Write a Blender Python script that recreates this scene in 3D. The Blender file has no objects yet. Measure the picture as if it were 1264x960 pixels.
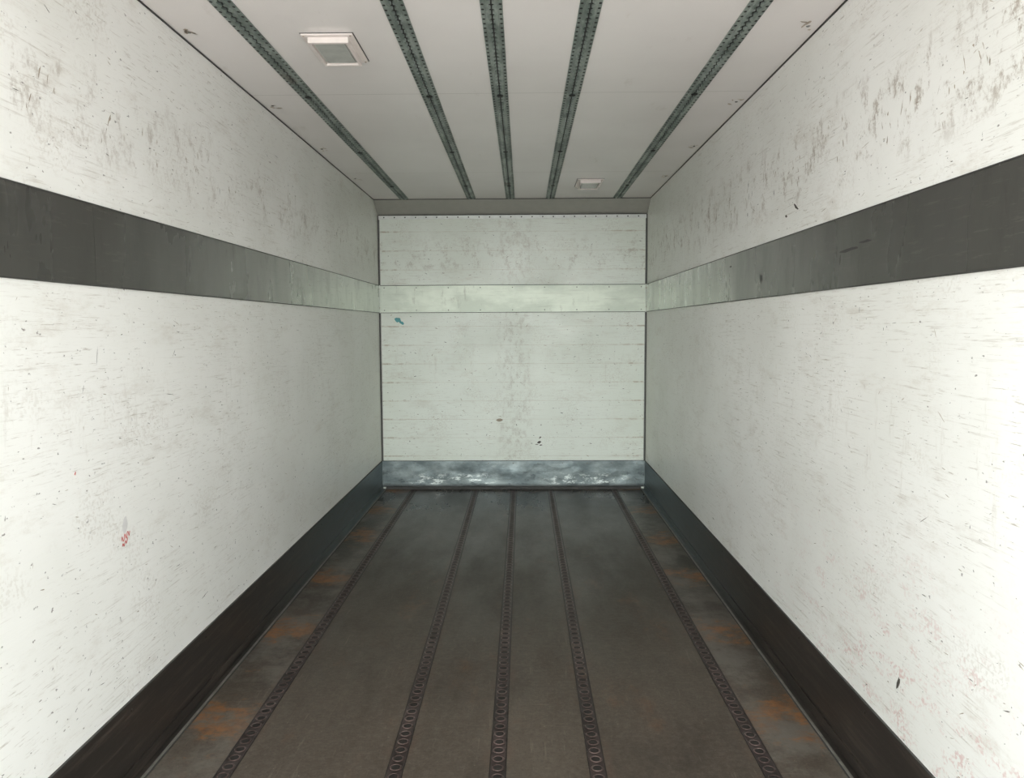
import bpy, bmesh, math, random
from mathutils import Matrix, Vector
from mathutils import noise as mn
random.seed(7)
S=bpy.context.scene
S.view_settings.view_transform='Standard'
S.view_settings.look='None'
L,R,D,H=-1.345,1.150,7.22,2.683
Y0=0.55; FR=2.566; YC=7.03

# ---------------- node helpers
class NT:
    def __init__(s,name):
        s.m=bpy.data.materials.new(name); s.m.use_nodes=True
        s.t=s.m.node_tree; s.b=s.t.nodes['Principled BSDF']
        s.tc=s.t.nodes.new('ShaderNodeTexCoord').outputs['Object']
        sp=s.t.nodes.new('ShaderNodeSeparateXYZ'); s.t.links.new(s.tc,sp.inputs[0])
        s.x,s.y,s.z=sp.outputs
    def set(s,i,v):
        if isinstance(v,bpy.types.NodeSocket): s.t.links.new(v,i)
        else: i.default_value=v
    def math(s,op,a,b=0.0,c=0.0,clamp=False):
        n=s.t.nodes.new('ShaderNodeMath'); n.operation=op; n.use_clamp=clamp
        s.set(n.inputs[0],a); s.set(n.inputs[1],b)
        s.set(n.inputs[2],c)
        return n.outputs[0]
    def noise(s,scale,sv=(1,1,1),detail=4,rough=.55,off=(0,0,0),dist=0):
        mp=s.t.nodes.new('ShaderNodeMapping'); s.t.links.new(s.tc,mp.inputs[0])
        mp.inputs['Scale'].default_value=sv; mp.inputs['Location'].default_value=off
        n=s.t.nodes.new('ShaderNodeTexNoise'); s.t.links.new(mp.outputs[0],n.inputs['Vector'])
        n.inputs['Scale'].default_value=scale; n.inputs['Detail'].default_value=detail
        n.inputs['Roughness'].default_value=rough; n.inputs['Distortion'].default_value=dist
        return n.outputs[0]
    def ramp(s,v,a,b,lo=0.0,hi=1.0):
        n=s.t.nodes.new('ShaderNodeMapRange'); n.clamp=True; n.interpolation_type='SMOOTHSTEP'
        s.set(n.inputs[0],v)
        if a>b: a,b,lo,hi=b,a,hi,lo
        n.inputs[1].default_value=a; n.inputs[2].default_value=b
        n.inputs[3].default_value=lo; n.inputs[4].default_value=hi
        return n.outputs[0]
    def mul(s,*v):
        r=v[0]
        for q in v[1:]: r=s.math('MULTIPLY',r,q)
        return r
    def mix(s,f,a,b):
        n=s.t.nodes.new('ShaderNodeMix'); n.data_type='RGBA'
        s.set(n.inputs[0],f)
        for i,v in ((6,a),(7,b)):
            if isinstance(v,tuple): v=(*v,1) if len(v)==3 else v
            s.set(n.inputs[i],v)
        return n.outputs[2]
    def bump(s,h,st=.2,d=.01):
        n=s.t.nodes.new('ShaderNodeBump'); s.set(n.inputs['Height'],h)
        n.inputs['Strength'].default_value=st; n.inputs['Distance'].default_value=d
        s.t.links.new(n.outputs[0],s.b.inputs['Normal'])
    def out(s,col,rough=.5,metal=0.0,spec=.5):
        if isinstance(col,tuple): col=(*col,1)
        s.set(s.b.inputs['Base Color'],col); s.set(s.b.inputs['Roughness'],rough)
        s.set(s.b.inputs['Metallic'],metal); s.b.inputs['Specular IOR Level'].default_value=spec
        return s.m

def simple(name,col,rough=.5,metal=0.0,var=.25):
    n=NT(name); f=n.noise(18,detail=5)
    c2=tuple(c*(1-var) for c in col)
    return n.out(n.mix(n.ramp(f,.35,.65),c2,col),rough,metal)

def wall_mat(name,kind):
    n=NT(name)
    lo=(.88,.878,.85); hi=(.81,.81,.775)
    back=(kind=='back')
    if back: lo=(.80,.84,.78); hi=(.74,.78,.71)
    if back: st=lambda a,c:(a,1,c)
    else:    st=lambda a,c:(1,a,c)
    c=n.mix(n.ramp(n.noise(1.3,detail=3),.35,.7),lo,hi)
    if not back: c=n.mix(n.ramp(n.y,4.0,7.2,0,.7),c,(.79,.805,.735))  # greenish light cast towards the far end, painted into the side wall colour
    patch=n.ramp(n.noise(2.2,detail=3,off=(3,1,5)),.40,.58)
    patch2=n.ramp(n.noise(1.7,detail=3,off=(7,2,1)),.36,.58)
    k=1.25 if kind=='right' else 1.0
    # fine horizontal scratches
    s1=n.ramp(n.noise(1,st(4,110),detail=7,rough=.72),.55,.68)
    c=n.mix(n.mul(s1,patch,.44*k),c,(.42,.38,.32))
    s2=n.ramp(n.noise(1,st(12,200),detail=5,rough=.70,off=(9,4,2)),.58,.69)
    c=n.mix(n.mul(s2,patch2,.58*k),c,(.34,.29,.23))
    # flecks
    s3=n.ramp(n.noise(1,st(45,80),detail=3,off=(2,7,1)),.68,.73)
    c=n.mix(n.mul(s3,.8),c,(.15,.13,.12))
    # broad soft dirt
    s4=n.ramp(n.noise(1,st(2.5,8),detail=9,rough=.80,off=(5,5,5)),.52,.74)
    c=n.mix(n.mul(s4,.36*k),c,(.50,.44,.36))
    # soft weave-like abrasions
    wv=n.mul(n.ramp(n.noise(1,st(3,4),detail=5,off=(2,6,3)),.52,.68),n.ramp(n.noise(1,st(90,90),detail=1),.50,.62))
    c=n.mix(n.mul(wv,.25),c,(.48,.43,.36))
    # vertical grain smudges where cargo tops rub (z ~2.2) and mid height
    gate=n.mul(n.ramp(n.z,1.98,2.16),n.ramp(n.z,2.42,2.25))
    sv=n.ramp(n.noise(1,st(10,7),detail=9,rough=.82,off=(1,2,8)),.52,.63)
    c=n.mix(n.mul(sv,gate,.8 if kind=='right' else .45),c,(.30,.24,.18))
    gate=n.mul(n.ramp(n.z,.9,1.1),n.ramp(n.z,1.5,1.3))
    sv=n.ramp(n.noise(1,st(20,4.5),detail=8,rough=.8,off=(4,2,3)),.55,.68)
    c=n.mix(n.mul(sv,gate,.28),c,(.45,.40,.33))
    # plank joints
    fr=n.math('FRACT',n.math('DIVIDE',n.math('ADD',n.z,.035),.175))
    aj=n.math('ABSOLUTE',n.math('SUBTRACT',fr,.5))
    jl=n.ramp(aj,.480,.495)
    jn=n.ramp(n.noise(1,st(9,2),detail=6,rough=.8,off=(6,6,1)),.48,.66)
    c=n.mix(n.mul(jl,jn,.45 if back else .12),c,(.45,.36,.25))
    if back:
        c=n.mix(n.mul(jl,.26),c,(.5,.45,.36))
        e=n.ramp(n.math('ABSOLUTE',n.math('SUBTRACT',n.x,(L+R)/2)),.80,1.22)
        bl=n.ramp(aj,.43,.495)
        c=n.mix(n.mul(e,bl,n.ramp(n.noise(20,detail=6,rough=.7),.42,.60),.65),c,(.36,.27,.18))
        m=n.ramp(n.math('ABSOLUTE',n.math('SUBTRACT',n.x,-.08)),.24,.05)
        mm=n.ramp(n.noise(1,(22,1,14),detail=8,rough=.8),.47,.64)
        c=n.mix(n.mul(m,mm,.42),c,(.38,.33,.27))
    if kind=='right':
        g=n.mul(n.ramp(n.y,3.9,2.4),n.ramp(n.z,1.05,.4))
        pk=n.ramp(n.noise(1,(1,6,14),detail=7,rough=.78,off=(3,9,4)),.50,.64)
        gr=n.ramp(n.noise(1,(1,80,80),detail=1),.44,.56)
        c=n.mix(n.mul(g,pk,gr,.6),c,(.62,.38,.36))
    n.bump(n.noise(1,st(6,60),detail=4),.12,.004)
    r=n.ramp(n.noise(2.5,detail=3),.3,.7,.28,.44)
    return n.out(c,r)

WL,WR,WB=wall_mat('wall_left_paint','left'),wall_mat('wall_right_paint','right'),wall_mat('wall_back_paint','back')

def ceil_mat():
    n=NT('ceiling_paint')
    c=n.mix(n.ramp(n.noise(1.2,detail=4),.35,.7),(.89,.85,.835),(.84,.80,.785))
    d=n.ramp(n.noise(1,(9,3,1),detail=6,rough=.7),.62,.76)
    c=n.mix(n.mul(d,.22),c,(.50,.42,.35))
    fr=n.math('FRACT',n.math('DIVIDE',n.y,1.95))
    c=n.mix(n.mul(n.ramp(n.math('ABSOLUTE',n.math('SUBTRACT',fr,.5)),.4975,.499),.3),c,(.3,.28,.26))
    n.bump(n.noise(2.5,detail=2),.10,.01)
    return n.out(c,.26)

def floor_mat():
    n=NT('floor_steel')
    c=n.mix(n.ramp(n.noise(1.6,(1,.4,1),detail=7,rough=.65),.34,.68),(.054,.041,.031),(.086,.069,.054))
    g=n.ramp(n.noise(34,detail=7,rough=.85),.44,.62)
    c=n.mix(n.mul(g,.42),c,(.130,.107,.086))
    g2=n.ramp(n.noise(90,detail=3,off=(4,4,4)),.52,.66)
    c=n.mix(n.mul(g2,.35),c,(.025,.019,.015))
    sc=n.ramp(n.noise(1,(50,5,1),detail=5,off=(3,3,3)),.61,.72)
    c=n.mix(n.mul(sc,.32),c,(.20,.17,.14))
    sx=n.ramp(n.noise(1,(4,60,1),detail=5,off=(1,3,3)),.64,.73)
    c=n.mix(n.mul(sx,.25),c,(.20,.17,.14))
    sp=n.ramp(n.noise(60,detail=3,off=(1,5,2)),.68,.74)
    c=n.mix(n.mul(sp,.5),c,(.24,.205,.17))
    c=n.mix(n.ramp(n.y,2.6,5.2,0,.60),c,(.023,.020,.016))  # daylight falloff painted into the base colour: floor darkens with depth
    dk=n.ramp(n.noise(1,(1.8,1.0,1),detail=8,rough=.75,off=(2,2,9)),.48,.68)
    c=n.mix(n.mul(dk,.5),c,(.022,.017,.013))
    fy=n.math('FRACT',n.math('DIVIDE',n.math('SUBTRACT',n.y,.4),1.72))
    c=n.mix(n.mul(n.ramp(n.math('ABSOLUTE',n.math('SUBTRACT',fy,.5)),.4970,.4988),.22),c,(.02,.016,.013))
    ax=n.math('ABSOLUTE',n.math('SUBTRACT',n.x,(L+R)/2))
    side=n.ramp(ax,.92,1.0)
    c=n.mix(n.mul(side,n.ramp(n.noise(3,detail=7,rough=.75,off=(8,1,1)),.40,.6),.6),c,(.165,.152,.132))
    # rust near the crossmembers
    py=n.math('FRACT',n.math('DIVIDE',n.math('SUBTRACT',n.math('ADD',n.y,n.math('MULTIPLY',n.noise(1,(1.5,.8,1),detail=2,off=(9,1,1)),.5)),2.92-.18),.86))
    pg=n.ramp(n.math('ABSOLUTE',n.math('SUBTRACT',py,.5)),.34,.03)
    wob=n.noise(1,(5.0,8.5,1),detail=9,rough=.80,off=(1.5,.35,0))
    ru=n.ramp(n.math('ADD',wob,n.math('MULTIPLY',pg,.15)),.585,.70)
    rc=n.mix(n.ramp(n.noise(12,detail=7,rough=.75),.44,.64),(.25,.105,.030),(.12,.058,.027))
    edge=n.ramp(ax,.93,1.14,.45,1.0)
    c=n.mix(n.mul(ru,side,edge,.85),c,rc)
    ru2=n.ramp(n.noise(1,(2.6,1.5,1),detail=9,rough=.78,off=(4,8,0)),.55,.72)
    c=n.mix(n.mul(ru2,.45),c,(.15,.072,.036))
    tr=None
    for xc in (-1.038,-.450,-.093,.254,.850):
        q=n.ramp(n.math('ABSOLUTE',n.math('SUBTRACT',n.x,xc)),.075,.03)
        tr=q if tr is None else n.math('MAXIMUM',tr,q)
    c=n.mix(n.mul(tr,n.ramp(n.noise(1,(8,4,1),detail=8,rough=.75,off=(2,2,2)),.46,.64),.4),c,(.085,.046,.032))
    n.bump(n.noise(30,detail=6,rough=.75),.25,.004)
    r=n.ramp(n.noise(2.4,(1,.35,1),detail=8,rough=.7),.30,.70,.36,.56)
    r=n.math('MULTIPLY',r,n.ramp(n.y,4.0,7.2,1.0,.62))
    return n.out(c,r,0,.32)

def band_mat(name,side):
    n=NT(name)
    if side:
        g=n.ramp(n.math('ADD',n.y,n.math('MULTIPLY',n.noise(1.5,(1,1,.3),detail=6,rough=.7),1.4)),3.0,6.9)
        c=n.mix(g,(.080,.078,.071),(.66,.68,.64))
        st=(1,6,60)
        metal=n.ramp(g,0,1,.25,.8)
        r=n.ramp(n.noise(1,(1,3,1.2),detail=5),.3,.7,.22,.36)
        vs=n.ramp(n.noise(1,(1,4,1.6),detail=7,rough=.7,off=(4,4,4)),.46,.70)
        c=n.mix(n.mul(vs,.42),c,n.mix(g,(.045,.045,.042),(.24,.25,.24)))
    else:
        c=n.mix(n.ramp(n.noise(1,(2.5,1,5),detail=6,rough=.65),.35,.65),(.50,.54,.475),(.64,.68,.60)); st=(3,1,90); metal=.6
        r=.52
    s=n.ramp(n.noise(1,st,detail=6,rough=.75),.54,.70)
    c=n.mix(n.mul(s,.35),c,(.19,.175,.16) if side else (.26,.25,.22))
    v=n.ramp(n.noise(1,(9,9,3),detail=7,rough=.8,off=(3,2,1)),.56,.69)
    c=n.mix(n.mul(v,.45),c,(.06,.055,.05) if side else (.20,.19,.165))
    n.bump(n.noise(3,(1,1,1),detail=4),.22 if side else .06,.012)
    return n.out(c,r,metal)

def kick_mat(name,side):
    n=NT(name)
    if side:
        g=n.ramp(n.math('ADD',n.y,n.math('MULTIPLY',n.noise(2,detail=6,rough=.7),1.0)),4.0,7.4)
        c=n.mix(g,(.028,.023,.020),(.16,.195,.205))  # reflection change along the plate painted in: dark near, bluish at the back
        st=(1,2.5,45)
        s=n.ramp(n.noise(1,st,detail=7,rough=.75),.48,.68)
        c=n.mix(n.mul(s,.5),c,(.10,.078,.063))
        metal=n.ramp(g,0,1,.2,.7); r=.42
        n.bump(n.noise(1,(1,4,30),detail=5),.3,.006)
    else:
        c=n.mix(n.ramp(n.noise(1,(4,1,7),detail=7,rough=.65),.35,.65),(.15,.185,.195),(.29,.335,.34))
        dk=n.ramp(n.noise(1,(7,1,16),detail=8,rough=.8,off=(5,1,2)),.52,.63)
        c=n.mix(n.mul(dk,.6,n.ramp(n.z,.24,.12,.2,1)),c,(.035,.042,.046))
        w=n.mul(n.ramp(n.noise(1,(9,1,26),detail=8,rough=.8,off=(2,2,7)),.52,.58),
                n.ramp(n.z,.03,.06),n.ramp(n.z,.17,.10),
                n.ramp(n.math('ABSOLUTE',n.math('SUBTRACT',n.math('ABSOLUTE',n.math('SUBTRACT',n.x,-.05)),.62)),.48,.25))
        c=n.mix(w,c,(.78,.83,.82))
        k=n.ramp(n.z,.06,.02)
        c=n.mix(k,c,(.03,.03,.03))
        metal=.5; r=n.ramp(n.noise(6,detail=4),.3,.7,.40,.56)
        n.bump(n.noise(1,(6,1,11),detail=5),.35,.015)
    return n.out(c,r,metal)

def rail_mat(name,a,b,metal,r):
    n=NT(name)
    c=n.mix(n.ramp(n.noise(1,(14,5,14),detail=6,rough=.7),.40,.62),a,b)
    ru=n.ramp(n.noise(1,(6,2.3,6),detail=6,off=(7,3,1)),.62,.70)
    c=n.mix(n.mul(ru,.5),c,(.10,.07,.05))
    return n.out(c,r,metal)

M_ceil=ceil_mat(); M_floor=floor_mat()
M_band=band_mat('band_steel',True); M_bandb=band_mat('band_steel_back',False)
M_kick=kick_mat('kick_steel',True); M_kickb=kick_mat('kick_steel_back',False)
M_rail=rail_mat('galvanised_rail',(.17,.21,.19),(.34,.39,.36),.3,.5)
M_frail=rail_mat('floor_rail_steel',(.016,.010,.009),(.038,.024,.022),.1,.42)
M_frim=rail_mat('floor_rail_rim',(.055,.034,.030),(.11,.076,.070),.4,.32)
M_dark=simple('dark_recess',(.020,.021,.020),.7)
M_frec=simple('floor_rail_recess',(.014,.010,.009),.6)
M_seal=simple('dark_sealant',(.05,.048,.045),.6)
M_strip=simple('worn_edge_strip',(.26,.25,.225),.4,.4)
M_rivet=simple('rivet_steel',(.22,.22,.21),.45,.6)
M_trimw=simple('pale_trim',(.78,.80,.78),.4,.1,.1)
M_fascia=simple('fascia_grey',(.40,.39,.355),.4,.1,.05)
M_lampf=simple('lamp_frame_plastic',(.84,.77,.74),.45,0,.06)
M_lens=simple('lamp_lens',(.50,.51,.48),.18,0,.12)
M_lens2=simple('lamp_lens_rim',(.66,.66,.62),.25,0,.08)
M_scuff=simple('scuff_black',(.08,.07,.06),.7,0,.3)
M_scuffb=simple('scuff_brown',(.42,.36,.28),.7,0,.3)
M_stain=simple('screw_stain',(.48,.40,.33),.6,0,.3)
M_red=simple('red_ink',(.65,.10,.09),.6)
M_label=simple('paper_label',(.74,.73,.72),.7,0,.1)
M_cyan=simple('cyan_sticker',(.10,.38,.40),.5)

# ---------------- mesh helpers
def obj(name,verts,faces,mats,parent=None,fm=None,smooth=False):
    me=bpy.data.meshes.new(name); me.from_pydata(verts,[],faces)
    for m in (mats if isinstance(mats,list) else [mats]): me.materials.append(m)
    if fm:
        for p,i in zip(me.polygons,fm): p.material_index=i
    if smooth:
        for p in me.polygons: p.use_smooth=True
    me.update()
    o=bpy.data.objects.new(name,me); S.collection.objects.link(o)
    if parent: o.parent=parent
    return o
class MB:
    def __init__(s): s.v=[];s.f=[];s.m=[]
    def add(s,vs,fs,mi=0):
        b=len(s.v); s.v+=vs; s.f+=[tuple(i+b for i in f) for f in fs]; s.m+=[mi]*len(fs)
    def box(s,x0,x1,y0,y1,z0,z1,mi=0):
        s.add([(x0,y0,z0),(x1,y0,z0),(x1,y1,z0),(x0,y1,z0),(x0,y0,z1),(x1,y0,z1),(x1,y1,z1),(x0,y1,z1)],
              [(0,3,2,1),(4,5,6,7),(0,1,5,4),(1,2,6,5),(2,3,7,6),(3,0,4,7)],mi)
    def make(s,name,mats,parent=None,bevel=0):
        o=obj(name,s.v,s.f,mats,parent,s.m)
        if bevel:
            b=o.modifiers.new('bevel','BEVEL'); b.width=bevel; b.segments=2; b.limit_method='ANGLE'
        return o
def box(name,x0,x1,y0,y1,z0,z1,mat,parent=None,bevel=0):
    b=MB(); b.box(x0,x1,y0,y1,z0,z1); return b.make(name,mat,parent,bevel)

# ---------------- shell
T=.05
wl=box('wall_left',L-T,L,Y0,D+T,-T,H+T,WL)
wr=box('wall_right',R,R+T,Y0,D+T,-T,H+T,WR)
wb=box('wall_back',L,R,D,D+T,-T,H+T,WB)
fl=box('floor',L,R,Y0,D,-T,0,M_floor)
ce=box('ceiling',L,R,Y0,D,H,H+T,M_ceil)

def dome(b,c,ax,r,h,mi,seg=8):
    vs=[];fs=[]
    for k,(rr,hh) in enumerate(((1,0),(.75,.7))):
        for i in range(seg):
            a=2*math.pi*i/seg; p,q=r*rr*math.cos(a),r*rr*math.sin(a); t=h*hh
            vs.append({'x+':(c[0]+t,c[1]+p,c[2]+q),'x-':(c[0]-t,c[1]+p,c[2]+q),'y-':(c[0]+p,c[1]-t,c[2]+q),
                       'z-':(c[0]+p,c[1]+q,c[2]-t),'z+':(c[0]+p,c[1]+q,c[2]+t)}[ax])
    vs.append({'x+':(c[0]+h,c[1],c[2]),'x-':(c[0]-h,c[1],c[2]),'y-':(c[0],c[1]-h,c[2]),'z-':(c[0],c[1],c[2]-h),'z+':(c[0],c[1],c[2]+h)}[ax])
    for i in range(seg):
        j=(i+1)%seg; fs.append((i,j,seg+j,seg+i)); fs.append((seg+i,seg+j,2*seg))
    b.add(vs,fs,mi)

# slanted header between ceiling and back wall + riveted pale strip below it
b=MB(); b.add([(L,YC,H),(R,YC,H),(R,D,FR),(L,D,FR),(L,D,H),(R,D,H)],[(0,3,2,1),(0,1,5,4),(0,4,3),(1,2,5),(2,3,4,5)],0)
b.box(L,R,YC-.006,YC+.004,H-.005,H,1)
b.make('trim_1',[M_fascia,M_seal])
b=MB(); b.box(L+.01,R-.01,D-.012,D,FR-.036,FR,0); b.box(L+.01,R-.01,D-.016,D,FR-.004,FR+.002,1)
x=L+.06
while x<R-.03:
    dome(b,(x,D-.012,FR-.020),'y-',.0065,.004,1); x+=.098
b.make('trim_2',[M_trimw,M_seal])

# mid-height steel bands
Z1,Z2=1.672,1.920
def sideband(name,wall):
    b=MB()
    s=1 if wall=='l' else -1; X=L if wall=='l' else R
    xa,xb=sorted((X,X+s*.004))
    joints=[Y0,2.42,4.9,D-.012] if wall=='l' else [Y0,3.3,5.9,D-.012]
    for a,c in zip(joints[:-1],joints[1:]): b.box(xa,xb,a+.0008,c-.0008,Z1,Z2,0)
    xa,xb=sorted((X,X+s*.0055))
    b.box(xa,xb,Y0,D-.012,Z1-.004,Z1,1); b.box(xa,xb,Y0,D-.012,Z2,Z2+.004,1)
    y=Y0+.15
    while y<D:
        for z in (Z1+.02,Z2-.02): dome(b,(X+s*.004,y,z),'x+' if s>0 else 'x-',.004,.001,0)
        y+=.62
    if s<0:   # forklift rubs on the right band
        for (y,z,l,w,a) in ((2.75,1.80,.20,.012,-.1),(2.62,1.815,.10,.01,.1),(3.75,1.76,.05,.035,.6),(3.3,1.87,.04,.008,.2),(4.3,1.86,.05,.008,.1)):
            vs=[(X-.0046,y+l*.5*math.cos(t*.6283)*random.uniform(.7,1.1),z+w*.5*math.sin(t*.6283)*random.uniform(.6,1.3)+a*.1*math.cos(t*.6283)*l) for t in range(10)]
            b.add(vs,[tuple(range(10))[::-1]],1)
    return b.make(name,[M_band,M_seal,M_rivet])
sideband('trim_3','l'); sideband('trim_4','r')
b=MB(); b.box(L+.012,R-.012,D-.004,D,Z1,Z2,0); b.box(L+.012,R-.012,D-.006,D,Z1-.005,Z1,1); b.box(L+.012,R-.012,D-.006,D,Z2,Z2+.005,1)
for i in range(9):
    x=L+.05+i*(R-L-.1)/8
    for z in (Z1+.02,Z2-.02): dome(b,(x,D-.004,z),'y-',.006,.003,2)
b.make('trim_5',[M_bandb,M_seal,M_rivet])

# kick plates
KZ=.268
def kick(name,wall):
    s=1 if wall=='l' else -1; X=L if wall=='l' else R
    b=MB()
    def bx(d,y0,y1,z0,z1,mi):
        xa,xb=sorted((X,X+s*d)); b.box(xa,xb,y0,y1,z0,z1,mi)
    bx(.005,Y0,D-.008,0,KZ,0)
    bx(.007,Y0,D-.008,KZ,KZ+.005,1)
    bx(.012,Y0,D-.008,.0,.045,0)
    xa,xb=sorted((X+s*.012,X+s*.034)); b.box(xa,xb,Y0,D-.008,0,.004,0)
    xa,xb=sorted((X+s*.034,X+s*.042)); b.box(xa,xb,Y0,D-.008,0,.007,2)
    xa,xb=sorted((X+s*.042,X+s*.048)); b.box(xa,xb,Y0,D-.008,0,.002,1)
    y=Y0+.1
    while y<D-.05:
        dome(b,(X+s*.005,y,KZ-.03),'x+' if s>0 else 'x-',.005,.002,0); y+=.62
    return b.make(name,[M_kick,M_seal,M_strip,M_rivet])
kick('baseboard_left','l'); kick('baseboard_right','r')
# rear kick plate: a beaten sheet, displaced grid
b=MB(); nx,nz=120,14; vs=[];fs=[]
for j in range(nz+1):
    for i in range(nx+1):
        x=L+.006+(R-L-.012)*i/nx; z=.02+(KZ-.02)*j/nz
        e=min(1,(1-abs(2*j/nz-1))*2.5)
        d=(mn.noise(Vector((x*6,3,z*9)))*.005+mn.noise(Vector((x*15,8,z*22)))*.003)*e
        vs.append((x,D-.009+d,z))
for j in range(nz):
    for i in range(nx):
        a=j*(nx+1)+i; fs.append((a,a+1,a+nx+2,a+nx+1))
b.add(vs,fs,0)
b.box(L+.006,R-.006,D-.012,D,KZ,KZ+.004,1)
b.box(L+.04,R-.04,D-.024,D,0,.022,1)
for i in range(11): dome(b,(L+.08+i*(R-L-.16)/10,D-.009,KZ-.022),'y-',.006,.004,2)
o=b.make('baseboard_back',[M_kickb,M_seal,M_rivet])
for p in o.data.polygons[:nx*nz]: p.use_smooth=True

for nm,X,s in (('trim_6',L,1),('trim_7',R,-1)):
    b=MB(); xa,xb=sorted((X,X+s*.010)); b.box(xa,xb,D-.012,D,KZ+.005,Z1-.006,0); b.box(xa,xb,D-.012,D,Z2+.006,FR-.001,0)
    xa,xb=sorted((X+s*.010,X+s*.016)); b.box(xa,xb,D-.005,D,KZ+.005,Z1-.006,1); b.box(xa,xb,D-.005,D,Z2+.006,FR-.04,1)
    b.make(nm,[M_seal,M_rivet])
for nm,X,s in (('trim_8',L,1),('trim_9',R,-1)):
    b=MB(); xa,xb=sorted((X,X+s*.005)); b.box(xa,xb,Y0,YC,H-.005,H,0); b.make(nm,[M_seal])

# ---------------- ceiling rails (perforated)
def ceiling_track(xc):
    y0,y1=Y0+.02,YC-.01
    b=MB(); W=.040; zt=H; zb=H-.010
    b.box(xc-.02,xc+.02,y0,y1,H-.002,H,1)
    P=.044; n=int((y1-y0)/P); sub=8
    for s in (-1,1):
        vs=[];fs=[]
        N=n*sub
        for i in range(N+1):
            y=y0+i*P/sub; ph=(i%sub)/sub*2-1
            hw=.0030
            if abs(ph)<.70: hw=max(hw,.0135*math.sqrt(max(0,1-(ph/.70)**2)))
            vs+= [(xc+s*hw,y,zb),(xc+s*hw,y,H-.002),(xc+s*.022,y,zb),(xc+s*.025,y,zb+.005),(xc+s*W,y,zb+.006),(xc+s*W,y,zt)]
        for i in range(N):
            a=i*6;c=(i+1)*6
            for k,l in ((1,0),(0,2),(2,3),(3,4),(4,5)):
                q=(a+k,a+l,c+l,c+k); fs.append(q if s>0 else q[::-1])
        b.add(vs,fs,0)
        for i in range(n):
            y=y0+(i+.5)*P; cx=xc+s*.0325; r=.0058
            vs=[(cx+r*math.cos(t*math.pi/4),y+r*1.4*math.sin(t*math.pi/4),zb+.0050) for t in range(8)]
            b.add(vs,[tuple(range(8))[::-1]],1)
    y=y0+.9
    while y<y1:
        dome(b,(xc,y,zb),'z-',.018,.004,1); y+=1.22
    return b.make('ceiling_track',[M_rail,M_dark])
for x in (-1.062,-.460,-.110,.246,.848): ceiling_track(x)

# ---------------- floor rails: low dark strip with a row of punched, slightly rimmed holes
def floor_track(xc):
    b=MB(); y0,y1=Y0+.02,D-.06; W=.026
    b.box(xc-W,xc+W,y0,y1,0,.0020,0)
    for s in (-1,1):
        xa,xb=sorted((xc+s*W,xc+s*(W+.004))); b.box(xa,xb,y0,y1,0,.0010,1)
    P=.056; y=y0+.04; seg=16
    while y<y1-.03:
        prof=((.0215,.0020),(.0195,.0040),(.0168,.0038),(.0155,.0025))
        vs=[];fs=[]
        for r,z in prof:
            for i in range(seg):
                a=2*math.pi*i/seg; vs.append((xc+r*math.cos(a),y+r*math.sin(a),z))
        for k in range(3):
            for i in range(seg):
                j=(i+1)%seg; fs.append((k*seg+i,k*seg+j,(k+1)*seg+j,(k+1)*seg+i))
        b.add(vs,fs,2)
        b.add([vs[3*seg+i] for i in range(seg)],[tuple(range(seg))],1)
        y+=P
    return b.make('floor_track',[M_frail,M_frec,M_frim])
for x in (-1.038,-.450,-.093,.254,.850): floor_track(x)

# ---------------- ceiling lamps
def lamp(x0,x1,y0,y1):
    b=MB(); z=H
    b.box(x0,x1,y0,y1,z-.008,z,0)
    i=.022; zz=z-.030
    b.box(x0+i,x1-i,y0+i,y0+i*1.7,zz,z-.008,0); b.box(x0+i,x1-i,y1-i*1.7,y1-i,zz,z-.008,0)
    b.box(x0+i,x0+i*1.5,y0+i*1.7,y1-i*1.7,zz,z-.008,0); b.box(x1-i*1.5,x1-i,y0+i*1.7,y1-i*1.7,zz,z-.008,0)
    a,c,d,e=x0+i*1.5,x1-i*1.5,y0+i*1.7,y1-i*1.7
    b.box(a,c,d,e,z-.020,z-.008,2)
    b.box(a+.010,c-.010,d+.012,e-.012,z-.025,z-.020,1)
    for sx,sy in ((x0+.010,y0+.010),(x1-.010,y0+.010),(x0+.010,y1-.010),(x1-.010,y1-.010)):
        dome(b,(sx,sy,z-.008),'z-',.005,.003,3)
    b.box(x0-.004,x1+.004,y0-.004,y1+.004,z-.002,z,4)
    b.make('ceiling_light',[M_lampf,M_lens,M_lens2,M_stain,M_seal],bevel=.002)
lamp(-.868,-.664,3.10,3.42); lamp(.430,.635,6.12,6.47)

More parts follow.
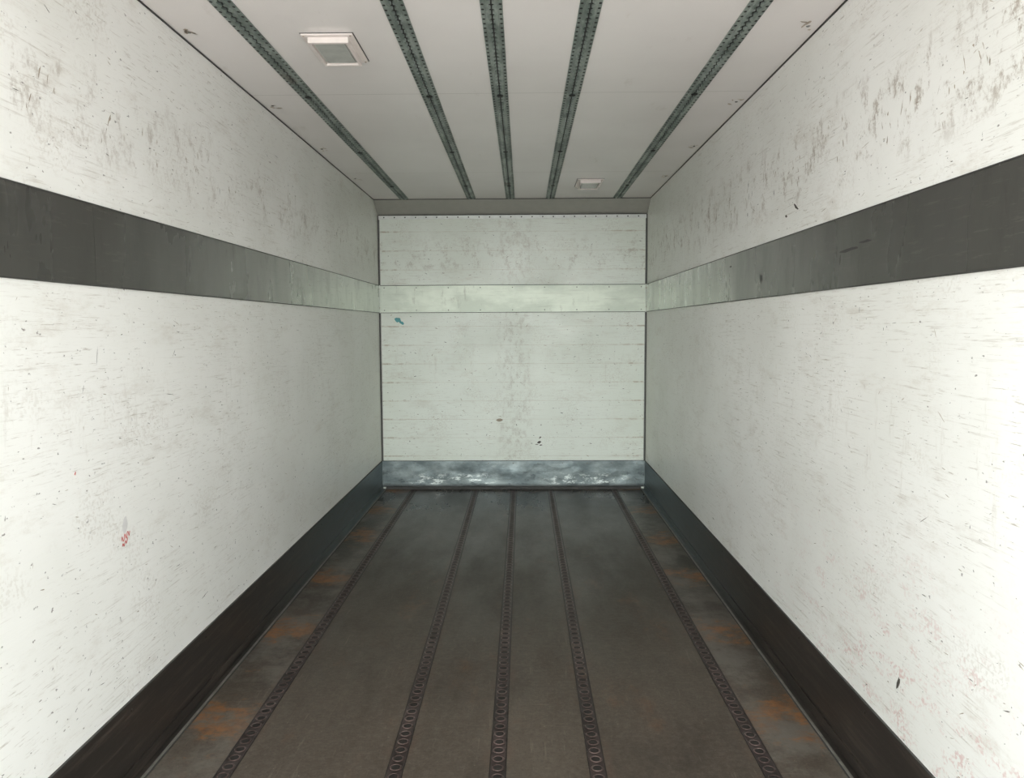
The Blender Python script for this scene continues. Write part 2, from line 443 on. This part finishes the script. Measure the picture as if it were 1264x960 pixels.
# ---------------- scuffs and marks (children of the surface they are on)
def blob(b,plane,u,v,ln,wd,ang,mi,rag=.5,n=10,off=.0012):
    pts=[]
    for i in range(n):
        t=2*math.pi*i/n; r=1+random.uniform(-rag,rag)
        p=ln*.5*math.cos(t)*r; q=wd*.5*math.sin(t)*(1+random.uniform(-rag,rag))
        pts.append((u+p*math.cos(ang)-q*math.sin(ang), v+p*math.sin(ang)+q*math.cos(ang)))
    if plane=='l': vs=[(L+off,p,q) for p,q in pts]; f=tuple(range(n))
    elif plane=='r': vs=[(R-off,p,q) for p,q in pts]; f=tuple(range(n))[::-1]
    elif plane=='b': vs=[(p,D-off,q) for p,q in pts]; f=tuple(range(n))
    else: vs=[(p,q,H-off) for p,q in pts]; f=tuple(range(n))[::-1]
    b.add(vs,[f],mi)
for pl,par in (('l',wl),('r',wr)):
    b=MB()
    for i in range(420 if pl=='l' else 620):
        y=random.uniform(1.4,7.1); z=random.choice([random.uniform(.3,1.65),random.uniform(.3,1.65),random.uniform(1.95,2.5)])
        k=random.random()
        ln=random.uniform(.004,.024)*(2.4 if k<.12 else 1)
        ang=random.gauss(-.15,.25) if random.random()<.75 else random.gauss(1.4,.4)
        blob(b,pl,y,z,ln,random.uniform(.0012,.0026),ang,0 if random.random()<.33 else 1)
    y=1.7
    while y<6.9:
        for q in range(random.randint(4,9)):
            blob(b,pl,y+random.gauss(0,.05),2.19+random.gauss(0,.04),random.uniform(.01,.04),random.uniform(.002,.007),1.5+random.gauss(0,.25),0 if (random.random()<.15) else 1,.7)
        y+=random.uniform(.3,.5)
    if pl=='r':
        for (y,z,l,w,a) in ((3.30,2.03,.06,.012,.5),(3.42,2.01,.03,.01,.3)): blob(b,pl,y,z,l,w,a,0,.4)
        blob(b,pl,2.30,.44,.05,.014,1.9,0,.4)
    b.make('scuff_marks',[M_scuff,M_scuffb],par)
b=MB()
for i in range(150):
    x=random.uniform(L+.03,R-.03); z=random.uniform(.3,1.65) if random.random()<.8 else random.uniform(1.95,2.5)
    blob(b,'b',x,z,random.uniform(.006,.03),random.uniform(.002,.005),random.gauss(0,.5),0 if random.random()<.3 else 1)
for (x,z,l,w,a) in ((.150,.445,.035,.026,.2),(.158,.492,.022,.014,.8),(.125,.425,.026,.008,0),(.165,.418,.030,.010,.1)): blob(b,'b',x,z,l,w,a,0,.35)
blob(b,'b',-.225,.655,.055,.03,0,1,.3)
b.make('scuff_marks',[M_scuff,M_scuffb],wb)
b=MB(); blob(b,'b',-1.17,1.60,.06,.04,-.5,0,.4,14,.0015); blob(b,'b',-1.135,1.575,.05,.03,-.6,0,.4,12,.0015); b.make('cyan_sticker',[M_cyan],wb)
b=MB()
for y in (2.1,3.08,4.08,5.06,6.05):
    for X,s in ((L,1),(R,-1)):
        for q in range(5): blob(b,'c',X+s*(.05+random.uniform(-.02,.03)),y+random.uniform(-.05,.05),random.uniform(.01,.05),random.uniform(.008,.02),random.uniform(0,3),0,.5)
        dome(b,(X+s*.05,y,H),'z-',.008,.004,1)
b.make('screw_stains',[M_stain,M_rivet],ce)
# small torn label with red scrawl on left wall
b=MB(); ly,lz=2.53,.84
blob(b,'l',ly,lz+.035,.055,.030,1.3,0,.2,14,.001)
def stroke(b,pts,w):
    for (p,q),(r,s) in zip(pts[:-1],pts[1:]):
        d=Vector((r-p,s-q))
        if d.length<1e-5: continue
        d.normalize(); nx,ny=-d.y*w/2,d.x*w/2
        b.add([(L+.0018,p+nx,q+ny),(L+.0018,p-nx,q-ny),(L+.0018,r-nx,s-ny),(L+.0018,r+nx,s+ny)],[(0,1,2,3),],1)
stroke(b,[(ly-.028+.056*t/10, lz-.012+.012*math.sin(t*1.9)+.018*t/10) for t in range(11)],.0035)
stroke(b,[(ly-.024+.038*t/7, lz-.032+.008*math.sin(t*2.1)+.014*t/7) for t in range(8)],.0035)
stroke(b,[(2.255,1.10),(2.262,1.108),(2.259,1.098)],.003)
b.make('paper_label',[M_label,M_red],wl)

# ---------------- yard outside
n=NT('yard_concrete'); mt=n.out(n.mix(n.ramp(n.noise(20,detail=6),.35,.65),(.58,.53,.51),(.68,.62,.60)),.9)
box('ground',-25,25,-40,20,-1.25,-1.20,mt)

# ---------------- light
w=bpy.data.worlds.new('World'); S.world=w; w.use_nodes=True
bg=w.node_tree.nodes['Background']; bg.inputs[0].default_value=(.955,1.0,.985,1); bg.inputs[1].default_value=5.5
ld=bpy.data.lights.new('daylight','SUN'); ld.energy=1.75; ld.angle=math.radians(40); ld.color=(.93,1,.94)
lo=bpy.data.objects.new('daylight',ld); S.collection.objects.link(lo)
lo.rotation_euler=(math.radians(86),0,math.radians(-3)); lo.location=(0,-3,3)

# ---------------- camera
cd=bpy.data.cameras.new('camera'); cd.sensor_width=36; cd.lens=950/1264*36; cd.clip_start=.02
co=bpy.data.objects.new('camera',cd); S.collection.objects.link(co)
p=math.atan(77/950); yaw=math.radians(.84)
Mx=Matrix.Rotation(yaw,4,'Z')@Matrix.Rotation(math.pi/2-p,4,'X')@Matrix.Rotation(math.radians(-.25),4,'Z')
co.matrix_world=Matrix.Translation((0,0,1.536))@Mx
S.camera=co
